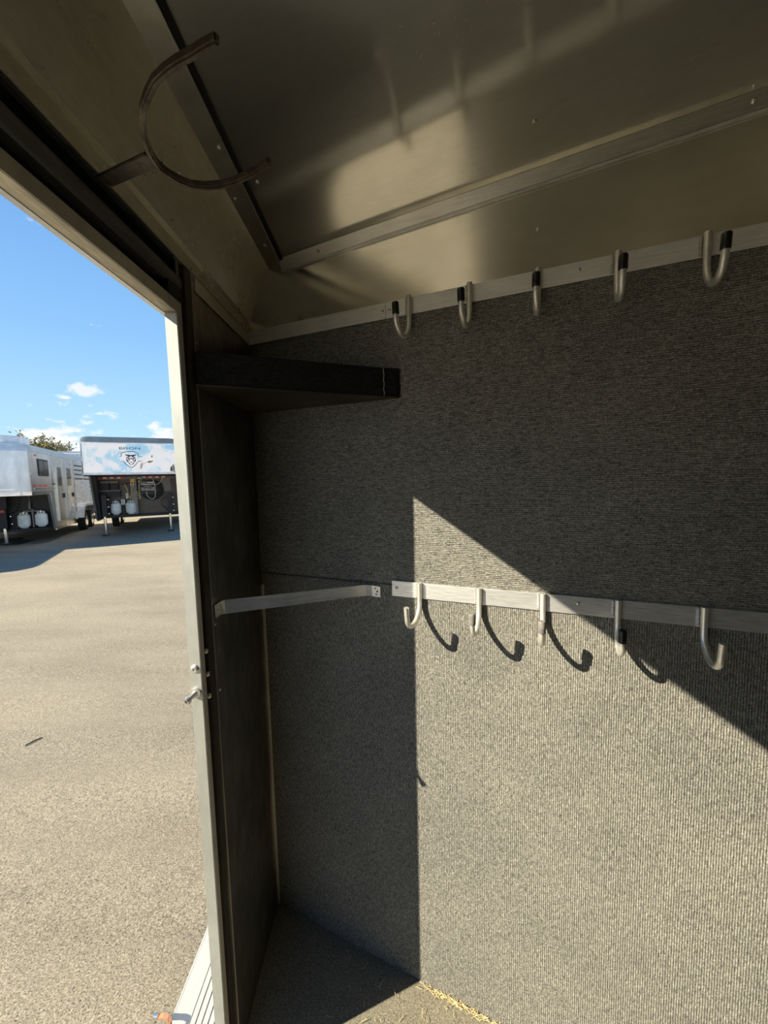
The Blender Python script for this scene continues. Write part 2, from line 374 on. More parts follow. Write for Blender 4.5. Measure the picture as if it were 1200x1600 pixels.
# carpet wall
wr = struct(MB().prism([WP(-.02, -.1, -.012), WP(S_END, -.2, -.012), WP(S_END, 2.2, -.012), WP(-.02, 2.2, -.012)], -UN * .03).build('wall_front', M_DARKP))
def slab(s0, s1, z0, z1, e0, e1, name, mat, parent, **k):
    if not isinstance(z0, (tuple, list)): z0 = (z0, z0)
    if not isinstance(z1, (tuple, list)): z1 = (z1, z1)
    return MB().prism([WP(s0, z0[0], e0), WP(s1, z0[1], e0), WP(s1, z1[1], e0), WP(s0, z1[0], e0)], UN * (e1 - e0)).build(name, mat, parent, **k)
slab(0, S_END, (-.005, -.15), (1.1372, 1.128), -.012, 0.0, 'carpet_panel', M_CARP_V, wr, label='lower carpet piece with upright ribs', bevel=.002)
slab(0, S_END, (1.139, 1.1295), 1.86, -.012, -.0015, 'carpet_panel', M_CARP_H, wr, label='upper carpet piece with ribs running across', bevel=.0015)
slab(0, S_END, 1.82, (2.05, 2.16), -.012, -.003, 'metal_panel', M_WALLM, wr, label='upper bare aluminium strip of the wall')
# screws on upper metal wall
for s_, z_ in ((.6866 + .112, 1.949), (1.52, 1.955)):
    place(ME_SCREW, 'screw', wr, WP(s_, z_, -.003), ROT_UN)
# J trim between wall and ceiling
mb = MB()
def cz_s(s): return ceil_z(WP(s, 0).x)
v_ = [WP(q_, cz_s(q_) - dz_, e_) for q_ in (.135, S_END) for dz_, e_ in ((.026, -.003), (.024, .002), (.0, .017), (.0, -.003))]
mb.v = v_; mb.f = [(0, 1, 2, 3), (7, 6, 5, 4), (0, 4, 5, 1), (1, 5, 6, 2), (2, 6, 7, 3), (3, 7, 4, 0)]
tr = mb.build('trim_1', M_TRIM, bevel=.001); struct(tr)
mb = MB().prism([WP(.135, cz_s(.135) - .0290, -.003), WP(S_END, cz_s(S_END) - .0295, -.003), WP(S_END, cz_s(S_END) - .0255, -.003), WP(.135, cz_s(.135) - .0258, -.003)], UN * .007)
mb.build('rolled_lip', M_STRAP, tr, bevel=.001)
for s_, dz in ((.26, .017), (1.148, .018)):
    place(ME_SCREW, 'screw', tr, WP(s_, cz_s(s_) - .012, .0095), rot_to(UN + Vector((0, 0, -.6))))
# top left bar (from corner to hook rail)
tl = struct(slab(0.0, .4445, 1.822, 1.861, 0, .0035, 'trim_2', M_RAIL, None, bevel=.0006))
place(ME_SCREW, 'screw', tl, WP(.436, 1.841, .0035), ROT_UN)
# straight white edge trim standing in the corner
tv = struct(slab(0.004, .016, .0, 1.10, 0, .004, 'trim_3', M_RAIL, None))
place(ME_RIVET, 'screw', tv, WP(.010, .62, .004), ROT_UN)
# ceiling
zc = lambda x, y: (x, y, ceil_z(x))
mb = MB().prism([zc(-.262, -1.0), zc(-.262, 1.16), zc(PB.x + .03, PB.y + .04), zc(PB.x + .03, -1.0)], (0, 0, .02))
ceil = struct(mb.build('ceiling', M_CEIL, origin=(0, 0, 2.03)))
for x, y in ((.288, .741), (-.243, .83), (.31, .2)):
    place(ME_SCREW, 'screw', ceil, (x, y, ceil_z(x)), (math.pi, 0, 0))
# outer roof so that no sun enters
MB().box((-.47, -1.05, 2.17), (PB.x + .08, 1.25, 2.20)).build('roof_skin', M_SILVER, ceil)
# ceiling strip over the cove seam: flat flange + rolled lip + groove
fl = struct(MB().box((-.3125, -1.0, 2.0205), (-.2705, 1.148, 2.0245)).build('trim_4', M_TRIM, bevel=.001))
MB().box((-.3185, -1.0, 2.015), (-.3135, 1.143, 2.0245)).build('rolled_lip', M_STRAP, fl, bevel=.001)
MB().box((-.3125, -1.0, 2.0245), (-.262, 1.16, 2.05)).build('gap_shadow_filler', M_BLACK, fl)  # solid black filler, paints the shadow line between flange and ceiling sheet
for x, y in ((-.281, .735), (-.2885, 1.02), (-.29, .44)): place(ME_SCREW, 'screw', fl, (x, y, 2.0205), (math.pi, 0, 0))
place(ME_RIVET, 'screw', fl, (-.301, .86, 2.0205), (math.pi, 0, 0))
# --------- door wall (wall_left)
wl = struct(MB().box((-.425, .787, -.45 + .25), (-.400, 1.40, 2.0)).build('wall_left', M_SILVER))
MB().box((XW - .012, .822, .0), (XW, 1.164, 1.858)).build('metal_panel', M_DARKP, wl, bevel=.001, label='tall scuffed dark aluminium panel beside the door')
MB().box((-.425, -1.0, -.2), (-.392, -.27, 1.757)).build('metal_panel', M_DARKP, wl)
MB().box((-.4345, -1.0, 1.757), (-.425, 1.40, 2.17)).build('outer_skin', M_SILVER, wl)
MB().box((-.425, .787, 1.2), (-.402, 1.30, 1.86)).build('outer_skin', M_SILVER, wl)
for y, z in ((.828, 1.835), (.829, 1.715), (.831, 1.1), (.835, .943)): place(ME_RIVET, 'screw', wl, (XW, y, z), (0, R(90), 0))
# flat bar on door wall continuing the top rail
MB().box((XW, .832, 1.820), (XW + .003, 1.155, 1.850)).build('trim_5', M_TRIM, None, bevel=.0006)['kind'] = 'structure'
# cove sheet between corner trim and ceiling strip
cv = MB().prism([(-.3945, -1.0, 1.868), (-.3945, 1.165, 1.868), (-.309, 1.16, 2.024), (-.309, -1.0, 2.024)], (-.012, 0, .007))
cove = struct(cv.build('wall_left_cove', M_COVE))
for y, z in ((.71, 0.6), (.95, 0.75), (1.05, .3)):
    p = Vector((-.3945, y, 1.868)).lerp(Vector((-.309, y, 2.024)), z); place(ME_RIVET, 'screw', cove, p, rot_to((.156, 0, -.085)))
# corner trim bar running above the door
ct = MB().prism([(-.3895, -1.0, 1.856), (-.3975, -1.0, 1.856), (-.3975, -1.0, 1.890), (-.3810, -1.0, 1.890), (-.3825, -1.0, 1.876)], (0, 2.163, 0))
struct(ct.build('trim_6', M_COVE, bevel=.0008))

# --------- door frame (door_1)
d1 = bpy.data.objects.new('door_1', None); COL.objects.link(d1); d1.location = (-.41, .4, 0); WL['door_1'] = Vector((-.41, .4, 0)); d1['kind'] = 'structure'; d1.empty_display_size = .05
MB().box((-.420, .770, -.12), (-.396, .789, 1.776)).build('jamb', M_JAMB, d1, bevel=.0008)
MB().box((-.420, -.27, -.12), (-.396, -.25, 1.776)).build('jamb', M_JAMB, d1, bevel=.0008)
MB().box((-.420, -.25, 1.754), (-.3965, .770, 1.778)).build('header', M_HEAD, d1, bevel=.0008)
MB().box((-.3965, -1.0, 1.7545), (-.3955, .784, 1.7775)).build('header_face', M_FRAMEIN, d1)
MB().box((-.3965, .7712, -.1), (-.3953, .7885, 1.776)).build('jamb_face', M_FRAMEIN, d1)
MB().box((-.4335, -1.0, 1.776), (-.4180, .80, 1.87)).build('seal', M_RUBBER, d1)
MB().box((-.4180, .789, -.1), (-.406, .797, 1.87)).build('seal', M_RUBBER, d1)
mb = MB(); pts = []
for k in range(9):
    a = R(-70 + 140 * k / 8); pts.append((-.404 + .0095 * math.cos(a), -1.0, 1.8185 + .0155 * math.sin(a)))
pts = [(-.418, -1.0, 1.804)] + pts + [(-.418, -1.0, 1.833)]
mb.prism(pts, (0, 1.80, 0)).build('header_strip', M_STRIPG, d1, smooth=True)
MB().box((-.406, .797, -.1), (-.3900, .8212, 1.862)).build('jamb_strip', M_BROWN, d1, bevel=.001)
MB().box((-.3955, .8212, -.1), (-.3872, .8220, 1.862)).build('jamb_lip', M_TRIM, d1)
MB().box((-.406, .745, 1.780), (-.3955, .82, 1.8035)).build('corner_block', M_RUBBER, d1)
for y, z in ((.785, 1.055), (.786, 1.002), (.786, .952)):
    place(ME_BOLT, 'screw', d1, (-.3955, y + .010, z), (0, R(90), 0))
for y, z in ((.809, 1.372), (.812, .506), (.806, .925), (.81, .2)):
    place(ME_RIVET, 'screw', d1, (-.3955, y, z), (0, R(90), 0))
for y, z in ((.733, 1.79), (.38, 1.79)): place(ME_SCREW, 'screw', d1, (-.418, y, z), (0, R(90), 0))
place(screw_mesh('round_plug', .0085, .004, M_SCREW), 'round_plug', d1, (-.4085, .770, 1.028), (R(90), 0, 0))
# weld at the mitre
mb = MB(); 
for k in range(6): mb.tube([(-.418 + k * .0042, .7705, 1.7525), (-.4165 + k * .0042, .7675, 1.7530)], .0022, 6)
mb.build('weld_bead', M_WELD, d1, smooth=True)
# striker pin with washer and hex socket
st = thing('striker_bolt', 'silver socket bolt sticking out of the door jamb below the round plug', 'bolt', (-.409, .770, .975))
o = MB(); o.tube([(-.409, .770, .975), (-.409, .766, .975)], .0105, 20).build('washer', M_SCREW, st, smooth=True)
b0 = Vector((-.409, .768, .975)); bd = Vector((-.42, -.88, -.30)).normalized()
MB().tube([b0, b0 + bd * .019], .0052, 14).build('shank', M_SCREW, st, smooth=True)
hd = MB().tube([b0 + bd * .018, b0 + bd * .025], .0078, 18).build('head', M_SCREW, st, smooth=True)
MB().tube([b0 + bd * .0252, b0 + bd * .0255], .0038, 6).build('socket', M_BLACK, hd)

# --------- walls behind and right of the camera (close the room)
wrt = struct(MB().box((PB.x, -1.0, -.3), (PB.x + .03, PB.y + .03, 1.84)).build('wall_right', M_CARP_H))
MB().box((PB.x, -1.0, 1.84), (PB.x + .03, PB.y + .03, 2.17)).build('metal_panel', M_WALLM, wrt)
wb = struct(MB().box((-.43, -1.03, -.3), (PB.x + .03, -1.0, 1.1)).build('wall_back', M_CARP_H))
MB().box((-.43, -1.03, 1.1), (PB.x + .03, -1.0, 2.17)).build('metal_panel', M_DARKP, wb)
MB().box((-.43, 1.2, 2.02), (PB.x + .05, 1.24, 2.17)).build('outer_skin', M_SILVER, wl)

# ================================================================== shelf
sh = thing('corner_shelf', 'thick dark carpeted triangular shelf in the corner beside the door', 'shelf', (-.25, .97, 1.622))
sp = [(XW, .812), (XW, 1.160), tuple(WP(.012, 0)[:2]), tuple(WP(.478, 0)[:2]), tuple(WP(.478, 0, .008)[:2]), tuple(WP(.447, 0, .030)[:2])]
zt, zb = 1.695, 1.6235
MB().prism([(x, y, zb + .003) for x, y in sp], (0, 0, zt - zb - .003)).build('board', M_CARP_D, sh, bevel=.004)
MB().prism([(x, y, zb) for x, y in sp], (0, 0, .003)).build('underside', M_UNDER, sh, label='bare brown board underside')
g0 = Vector((WP(.447, 0, .0315).x, WP(.447, 0, .0315).y, 0))
MB().tube([g0 + Vector((0.001 * math.sin(k * 2.1), 0, zb + .004 + k * .0073)) for k in range(10)], .0011, 6).build('glue_seam', M_GLUE, sh, label='wavy pale glue line')

# ================================================================== diagonal strap
stp = thing('corner_strap', 'bent flat aluminium bar bridging the corner at waist height', 'bar', (-.22, .93, 1.12))
L0 = Vector((XW + .0035, .829, 1.1305)); L1 = Vector((XW + .0035, .851, 1.1305)); R1 = WP(.371, 1.1165, .010); R1b = WP(.388, 1.115, .0035); R0 = WP(.412, 1.113, .0025)
path = [L0, L1, L1 + Vector((.008, .010, 0)), R1, R1b, R0]
tv_ = [Vector((.003, 0, 0))] * 1 + [Vector((.003, .0, 0))] + [Vector((.0013, -.0026, 0))] * 2 + [UN * .0025] * 2
nh_ = Vector((.46, -.88, 0))
MB().band(path, [Vector((0, 0, .030))] * 2 + [Vector((0, 0, .030)) - nh_ * .010, Vector((0, 0, .030)) - nh_ * .001] + [Vector((0, 0, .030))] * 2, tv_).build('flat_bar', M_STRAP, stp)
place(ME_RIVET, 'screw', stp, (XW + .005, .837, 1.131), (0, R(90), 0))
place(ME_RIVET, 'screw', stp, WP(.397, 1.122, .004), ROT_UN)
h_ = MB().tube([WP(.403, 1.114, .004), WP(.403, 1.114, .0045)], .0026, 10).build('hole', M_BLACK, stp)
MB().tube([WP(.400, 1.106, .004), WP(.400, 1.106, .0045)], .0022, 10).build('hole', M_BLACK, stp)

# ================================================================== hook rails
# hook in local axes: x along wall, -y out of the wall, z up; origin at rail centre on the rail face
def hook_path(top, bot, tip, lean=0.0):
    e0, e1 = .0065, .091; R0 = .006
    pts = [(e0, top), (e0, top - .02), (e0 + .0005, top - .04)]
    zb_ = bot + R0; zt_ = top - .050
    for k in range(1, 9):
        a = math.pi / 2 * k / 8; c = e0 + (.050) * (1 - math.cos(a)) ; pts.append((c, zt_ - (zt_ - zb_) * math.sin(a) if False else zb_ + (zt_ - zb_) * (1 - math.sin(a))))
    xm = e0 + .050; zt2 = bot + .035
    for k in range(1, 7):
        a = math.pi / 2 * k / 6; pts.append((xm + (e1 - xm) * math.sin(a), zb_ + (zt2 - zb_) * (1 - math.cos(a))))
    pts.append((e1 + lean, tip))
    return pts
def hook_meshes(tag_, top, bot, tip, lean):
    p = hook_path(top, bot, tip, lean)
    P = [(0, -e, z) for e, z in p]
    me = MB().tube(P, .0062, 12).mesh('hook', M_ROD, smooth=True)
    a, b = Vector(P[-2]), Vector(P[-1]); d = (b - a).normalized()
    mc = {}
    for kk, mt in (('black', M_CAPB), ('grey', M_CAPG)):
        mc[kk] = MB().tube([b - d * .022, b - d * .020, b + d * .0015, b + d * .004, b + d * .0045], [.0074, .0079, .0079, .006, .002], 12).mesh('rubber_cap', mt, smooth=True)
    w = MB()
    for k in range(7):
        z = top - .006 - k * .0053
        w.tube([(-.0052, -.001, z), (-.0085, -.0035, z + .0015), (-.0115, -.0005, z)], [.0022, .0032, .0018], 7)
    mw = w.mesh('weld_bead', M_WELD, smooth=True)
    w = MB()
    for k in range(6):
        z = top - .010 - k * .0053
        w.tube([(.0052, -.001, z), (.0075, -.003, z), (.0095, -.0005, z)], [.0018, .0026, .0015], 7)
    return me, mc, mw
def rail(name, label, s0, s1, zA, zB, hooks, mat, meshes, screws):
    z0 = (zA + zB) / 2
    t = thing(name, label, 'hook rail', WP((s0 + s1) / 2, z0))
    MB().prism([WP(s0, zA, 0), WP(s1, zA, 0), WP(s1, zB, 0), WP(s0, zB, 0)], UN * .0035).build('flat_bar', mat, t, bevel=.0006)
    me, mc, mw = meshes
    for s, yaw, cap in hooks:
        h = place(me, 'hook', t, WP(s, z0, .0035), (0, 0, WALL_ROT + R(yaw)))
        wb_ = bpy.data.objects.new('weld_bead', mw); COL.objects.link(wb_); wb_.parent = h
        if cap:
            c = bpy.data.objects.new('rubber_cap', mc[cap]); COL.objects.link(c); c.parent = h
            if cap == 'grey': c['label'] = 'worn grey cap'
    for s, z in screws: place(ME_SCREW, 'screw', t, WP(s, z, .0035), ROT_UN)
    return t
m_low = hook_meshes('low', .0225, -.0775, -.0145, .004)
m_top = hook_meshes('top', .0205, -.0945, -.0325, .003)
rail('hook_rail', 'lower flat aluminium rail with five hooks, half in sunlight', .446, S_END, 1.1065, 1.1475,
     [(.5255, -4.5, None), (.676, -2, 'grey'), (.8195, -2, 'grey'), (.9685, -4.5, 'black'), (1.117, -1, None), (1.272, 0, 'black'), (1.424, 2, None)], M_GRIND, m_low,
     ((.46, 1.129), (.892, 1.132), (1.35, 1.13)))
rail('hook_rail', 'upper aluminium rail with black-capped hooks above the carpet', .4455, S_END, 1.822, 1.861,
     [(.509, -2.5, 'black'), (.655, -2.5, 'black'), (.8005, -2, 'black'), (.9485, -3.5, 'black'), (1.092, -1.5, 'black'), (1.243, 0, 'black'), (1.40, 0, 'black')], M_RAIL, m_top,
     ((.455, 1.840), (.879, 1.845)))

# ================================================================== iron hoop hanging under the cove
hp = thing('iron_hoop', 'open C-shaped rusty iron hoop hanging on a flat steel tab above the door', 'hoop', (-.2, .45, 1.8))
hpts = [(-.133, .359), (-.147, .3640), (-.161, .370), (-.176, .3755), (-.190, .382), (-.206, .391), (-.220, .403), (-.234, .417), (-.244, .432), (-.254, .450), (-.260, .471), (-.2605, .488), (-.254, .501), (-.246, .511), (-.235, .518), (-.218, .5205), (-.199, .519), (-.180, .5135), (-.162, .506), (-.144, .4965), (-.126, .485)]
P3 = [Vector((x, y, 1.80)) for x, y in hpts]; wv = []; tvv = []
for k in range(len(P3)):
    d = (P3[min(k + 1, len(P3) - 1)] - P3[max(k - 1, 0)]).normalized(); wv.append(d.cross(Vector((0, 0, 1))) * .0065); tvv.append(Vector((0, 0, .0095)))
mb = MB().band(P3, wv, tvv); mb.build('hoop', M_IRON, hp, bevel=.0018, smooth=True)
ta = Vector((-.262, .482, 1.803)); tb = Vector((-.386, .575, 1.849)); td = (tb - ta).normalized(); tw = td.cross(Vector((0, 0, 1))).normalized() * .021; tn = tw.cross(td).normalized() * .004
MB().band([ta, tb], tw, tn).build('tab', M_TAB, hp, bevel=.0007)

# ================================================================== step outside the door
stz = -.15
sb = thing('running_board', 'ribbed bare aluminium step outside below the door', 'step', (-.54, .4, stz - .06))
MB().box((-.655, -.6, stz - .006), (-.602, 1.40, stz + .001)).build('edge_strip', M_STEPM, sb, bevel=.001)
MB().box((-.660, -.6, stz - .06), (-.655, 1.40, stz + .001)).build('side_skirt', M_STEPM, sb)
MB().box((-.655, -.6, stz - .055), (-.436, 1.40, stz - .010)).build('frame', M_FRAMEIN, sb)
ms = MB().box((0, -1.0, -.006), (.0155, 1.0, .001)).mesh('slat', M_STEPM, bevel=.0008)
for k in range(9): place(ms, 'slat', sb, (-.6003 + k * .0185, .40, stz))
gh = thing('bent_latch_bar', 'small bent rusty bar standing on the outer edge of the step', 'latch', (-.655, .95, stz))
pp = [(-.690, .965, stz + .030), (-.672, .962, stz + .036), (-.655, .958, stz + .036), (-.646, .950, stz + .030), (-.643, .940, stz + .018), (-.643, .925, stz + .001)]
MB().band([Vector(p) for p in pp], [Vector((0, .012, 0))] * 3 + [Vector((.004, .012, 0))] + [Vector((.010, .004, 0))] * 2, [Vector((0, 0, .006))] * 3 + [Vector((.004, 0, .004))] + [Vector((.0, .006, .002))] * 2).build('bar', M_RUST, gh, bevel=.0012)
MB().tube([(-.700, .967, stz + .028), (-.686, .964, stz + .033)], .0065, 12).build('chrome_end', M_CHROME, gh, smooth=True)

# ================================================================== loose straw along the floor edge
random.seed(3); mb = MB()
for k in range(260):
    s = .50 + abs(random.gauss(0, .18)) + random.random() * .1; e = .004 + abs(random.gauss(0, .007)) 
    if k > 190: s = random.uniform(.3, 1.0); e = random.uniform(.01, .2)
    p = WP(s, 0, e); p.z = floor_z(p.x) + .0035 + random.random() * .004
    a = random.uniform(0, math.pi); l = random.uniform(.003, .010)
    if k <= 190: a = WALL_ROT + random.gauss(0, .7)
    d = Vector((math.cos(a) * l, math.sin(a) * l, random.uniform(-.0005, .002)))
    mb.tube([p - d, p + d], random.uniform(.0003, .0007), 4)
tag(mb.build('straw', M_STRAW), 'golden straw crumbs scattered on the carpeted floor along the wall', 'straw', kind='stuff')

# ground litter
tw_ = MB().tube([(-2.592, 2.54, zg(2.54) + .006), (-2.57, 2.59, zg(2.6) + .008), (-2.544, 2.625, zg(2.62) + .005)], [.004, .005, .003], 6)
tag(tw_.build('twig', M_TWIG, smooth=True), 'thin dark twig lying on the sunlit asphalt', 'twig')
mat_ = MB().prism([(-13.2, 12.6, zg(12.6) + .003), (-12.4, 11.3, zg(11.3) + .003), (-11.1, 11.35, zg(11.3) + .003), (-11.3, 12.15, zg(12.1) + .003), (-11.9, 12.2, zg(12.2) + .003), (-12.2, 12.7, zg(12.7) + .003)], (0, 0, .02))
tag(mat_.build('rubber_mat', M_TIRE), 'black rubber mat lying on the asphalt in front of the left trailer', 'mat')

# ================================================================== parked trailers
TU = Vector((.89, .456, 0)).normalized(); TB = Vector((-TU.y, TU.x, 0)); Z = Vector((0, 0, 1))
class TF:
    def __init__(s, o): s.o = Vector(o)
    def P(s, u, w, z): return s.o + TU * u + TB * w + Z * z
    def box(s, mb, u0, u1, w0, w1, z0, z1): return mb.quadbox(s.P(u0, w0, z0), TU * (u1 - u0), TB * (w1 - w0), Z * (z1 - z0))
    def part(s, name, mat, par, u0, u1, w0, w1, z0, z1, **k): return s.box(MB(), u0, u1, w0, w1, z0, z1).build(name, mat, par, **k)
def rounded_nose(hw, r, length, n=8):
    """footprint in (u, w): rounded front corners"""
    pts = []
    for k in range(n + 1):
        a = math.pi + (math.pi / 2) * k / n; pts.append((-hw + r + r * math.cos(a), r + r * math.sin(a)))
    for k in range(n + 1):
        a = 1.5 * math.pi + (math.pi / 2) * k / n; pts.append((hw - r + r * math.cos(a), r + r * math.sin(a)))
    return [(-hw, length)] + pts + [(hw, length)]
def wheel(F, par, u, w, z, r=.36):
    t = F.P(u, w, z)
    o = MB().tube([t - TU * .11, t - TU * .10, t + TU * .10, t + TU * .11], [r * .93, r, r, r * .93], 24).build('wheel', M_TIRE, par, smooth=True)
    MB().tube([t + TU * .10, t + TU * .118], r * .55, 18).build('hub', M_CHROME, o, smooth=True)
def tank(F, par, u, w, zc_, h=.50, r=.15):
    c = F.P(u, w, zc_); 
    pr = [(.0, -.5), (.55, -.5), (.62, -.46), (.62, -.42), (.88, -.40), (1.0, -.30), (1.0, .18), (.90, .28), (.6, .34), (.0, .35)]
    path = [c + Z * (q[1] * h) for q in pr]; rad = [max(q[0] * r, .001) for q in pr]
    for i in range(1, len(path)):
        if (path[i] - path[i - 1]).length < 1e-5: path[i] = path[i] + Z * .0006
    tk = MB().tube(path, rad, 18).build('propane_tank', M_TANK, par, smooth=True)
    cl = MB()
    for a0, a1 in ((20, 160), (200, 340)):
        pth = [c + TU * (math.cos(R(a)) * r * .55) + TB * (math.sin(R(a)) * r * .55) + Z * (h * .42) for a in range(a0, a1 + 1, 20)]
        cl.tube(pth, .012, 6)
        for a in (a0 + 10, a1 - 10):
            q = c + TU * (math.cos(R(a)) * r * .55) + TB * (math.sin(R(a)) * r * .55); cl.tube([q + Z * h * .3, q + Z * h * .44], .014, 6)
    cl.build('collar', M_TANK, tk, smooth=True)
    MB().tube([c + Z * h * .33, c + Z * h * .48], .022, 8).build('valve', M_CHROME, tk)

# ---------------- left silver trailer
F1 = TF((-10.58578, 9.64369, -.316))
t1 = thing('horse_trailer', 'silver gooseneck livestock trailer with a small side window, left of the mirror-nosed one', 'trailer', F1.P(0, 3, 0))
HW = 1.22; LEN = 7.0
# nose upper shell
fpn = rounded_nose(HW, .28, 1.86)
MB().prism([F1.P(u, w, 1.56) for u, w in fpn], Z * 1.14).build('nose_shell', M_SILVER, t1, smooth=True)
MB().prism([F1.P(u * 1.004, w - .006, 1.50) for u, w in rounded_nose(HW, .28, 1.86)], Z * .10).build('lower_lip', M_SHINE, t1, smooth=True)
# roof cap
for nm, z0, z1, k in (('roof_cap', 2.70, 2.80, 1.012), ('roof_cap', 2.80, 2.875, .985), ('roof_cap', 2.875, 2.91, .90)):
    MB().prism([F1.P(u * k, w + (0.0 if k > 1 else (1 - k) * 1.2), z0) for u, w in rounded_nose(HW, .28, LEN)], Z * (z1 - z0)).build(nm, M_CAPBLUE, t1, smooth=True)
# side body with sloping front edge
def body_side(u0, u1, mat): return MB().prism([F1.P(u0, 1.55, 1.56), F1.P(u0, LEN, 1.56), F1.P(u0, LEN, .40), F1.P(u0, 1.86, .40)], TU * (u1 - u0)).build('side_panel', mat, t1)
body_side(HW - .05, HW, M_SHINE); body_side(-HW, -HW + .05, M_SHINE)
F1.part('side_panel', M_SHINE, t1, HW - .05, HW, 1.86, LEN, 1.56, 2.70); F1.part('side_panel', M_SHINE, t1, -HW, -HW + .05, 1.86, LEN, 1.56, 2.70)
F1.part('rear_panel', M_SILVER, t1, -HW, HW, LEN - .04, LEN, .4, 2.7)
MB().prism([F1.P(HW - .055, 1.55, 1.56), F1.P(HW - .055, 1.62, 1.56), F1.P(HW - .055, 1.93, .40), F1.P(HW - .055, 1.86, .40)], TU * .07).build('corner_post', M_SILVER, t1)
F1.part('bulkhead', M_TBLACK, t1, -HW + .05, HW - .05, 1.98, 2.02, .42, 1.56)
F1.part('nose_floor', M_TBLACK, t1, -HW + .03, HW - .03, .3, 2.0, 1.53, 1.57)
F1.part('bottom_rail', M_SHINE, t1, HW - .03, HW + .015, 1.9, LEN, .36, .48)
F1.part('cross_member', M_TBLACK, t1, -HW + .05, HW - .05, 1.90, 2.0, .38, .46)
# window
wf = MB()
F1.box(wf, HW, HW + .02, .72, 1.60, 2.04, 2.53); wf = wf.build('window', M_TBLACK, t1, bevel=.03)
F1.part('pane', M_WGLASS, wf, HW + .018, HW + .024, .78, 1.13, 2.09, 2.48); F1.part('pane', M_WGLASS, wf, HW + .018, HW + .024, 1.18, 1.54, 2.09, 2.48)
for k, (a, b) in enumerate(((.27, .48), (.70, .95), (1.12, 1.38))): F1.part('reflector', M_RED, t1, HW, HW + .012, a, b, 1.74, 1.79)
F1.part('marker_lamp', M_TBLACK, t1, HW, HW + .02, 1.85, 2.1, 1.79, 1.83)
F1.part('marker_lamp', M_ORANGE, t1, HW, HW + .03, .55, .68, 2.60, 2.64, label='orange marker lamp'); F1.part('marker_lamp', M_ORANGE, t1, HW, HW + .03, 2.28, 2.36, 1.37, 1.43, label='orange marker lamp')
F1.part('belt_strip', M_SHINE, t1, HW, HW + .014, .3, 2.2, 1.66, 1.69); F1.part('belt_strip', M_SHINE, t1, -.95, .95, -.012, 0, 1.66, 1.69)
# rivet rows on the nose
rv = MB()
for k in range(26): rv.quadbox(F1.P(.62, -.006, 1.72 + k * .037), TU * .012, TB * .006, Z * .012)
rv.build('rivets', M_TGREY, t1, kind='stuff')
# side doors
for a, b, z0 in ((2.25, 2.95, .62), (3.3, 4.1, .62)):
    dr = F1.part('side_door', M_SHINE, t1, HW, HW + .03, a, b, z0, 2.66, bevel=.01)
    F1.part('door_frame', M_SILVER, dr, HW + .0, HW + .045, a - .04, a, z0, 2.68); F1.part('door_frame', M_SILVER, dr, HW + .0, HW + .045, b, b + .04, z0, 2.68)
    F1.part('pane', M_WGLASS, dr, HW + .03, HW + .036, a + .18, b - .18, 1.75, 2.35)
    F1.part('handle', M_TBLACK, dr, HW + .03, HW + .06, b - .12, b - .04, 1.35, 1.5)
    F1.part('hinge', M_CHROME, dr, HW + .03, HW + .05, a, a + .1, 2.2, 2.26); F1.part('hinge', M_CHROME, dr, HW + .03, HW + .05, a, a + .1, .9, .96)
# rear stock slats: black backing with proud slats
F1.part('dark_interior', M_TBLACK, t1, HW - .02, HW + .002, 4.45, LEN - .1, 1.95, 2.6)
for k in range(9):
    z = 1.20 + k * .165
    F1.part('slat', M_SHINE, t1, HW, HW + .028, 4.4, LEN - .05, z, z + .115)
for w in (4.36, 5.6, LEN - .08): F1.part('upright_post', M_SHINE, t1, HW, HW + .035, w, w + .06, .5, 2.68)
# fender and wheels
fe = MB(); arch = [(4.25, .55), (4.45, .95), (4.7, 1.05), (6.3, 1.05), (6.55, .95), (6.75, .55), (6.65, .55), (6.45, .88), (6.25, .96), (4.75, .96), (4.55, .88), (4.35, .55)]
fe.prism([F1.P(HW, w, z) for w, z in arch], TU * .24).build('fender', M_WHITE, t1, smooth=False)
wheel(F1, t1, HW + .06, 4.95, .37); wheel(F1, t1, HW + .06, 5.95, .37)
tank(F1, t1, .51, 1.75, .74); tank(F1, t1, .915, 1.75, .76)
F1.part('tank_bracket', M_TGREY, t1, .69, .73, 1.78, 1.82, .50, 1.06); F1.part('tank_bracket', M_TGREY, t1, .50, .93, 1.78, 1.82, .98, 1.01)
F1.part('tank_tray', M_TBLACK, t1, .3, 1.12, 1.58, 1.95, .44, .48)
jk = F1.part('landing_jack', M_TBLACK, t1, -.05, .11, 1.78, 1.93, .50, 1.40)
MB().tube([F1.P(.03, 1.85, .02), F1.P(.03, 1.85, .6)], .045, 12).build('jack_tube', M_CHROME, jk, smooth=True)
F1.part('jack_foot', M_TBLACK, jk, -.10, .16, 1.72, 1.98, .0 + .03, .06)
for a, z in ((.0, 1.25), (.06, 1.35), (-.03, 1.15), (.08, 1.12), (.19, .85), (.21, .62)): F1.part('bolt', M_CHROME, jk, a, a + .03, 1.765, 1.78, z, z + .025)
F1.part('control_box', M_TBLACK, jk, -.12, .16, 1.70, 1.80, 1.10, 1.46)
F1.part('label_plate', M_RED, jk, -.03, .07, 1.77, 1.782, .98, 1.05)
F1.part('label_plate', M_WREF, t1, -.12, .02, 1.50, 1.53, 1.44, 1.52)
MB().tube([F1.P(.62 + dx, 1.9, z) for dx, z in ((0, 1.5), (.02, 1.3), (.0, 1.2), (.0, 1.05))], [.012, .012, .03, .035], 8).build('gas_hose', M_TGREY, t1, smooth=True)
MB().tube([F1.P(u, 1.9, z) for u, z in ((.36, 1.5), (.38, 1.25), (.33, 1.05), (.2, .95), (.1, .95))], .012, 8).build('brake_cable', M_TBLACK, t1, smooth=True)
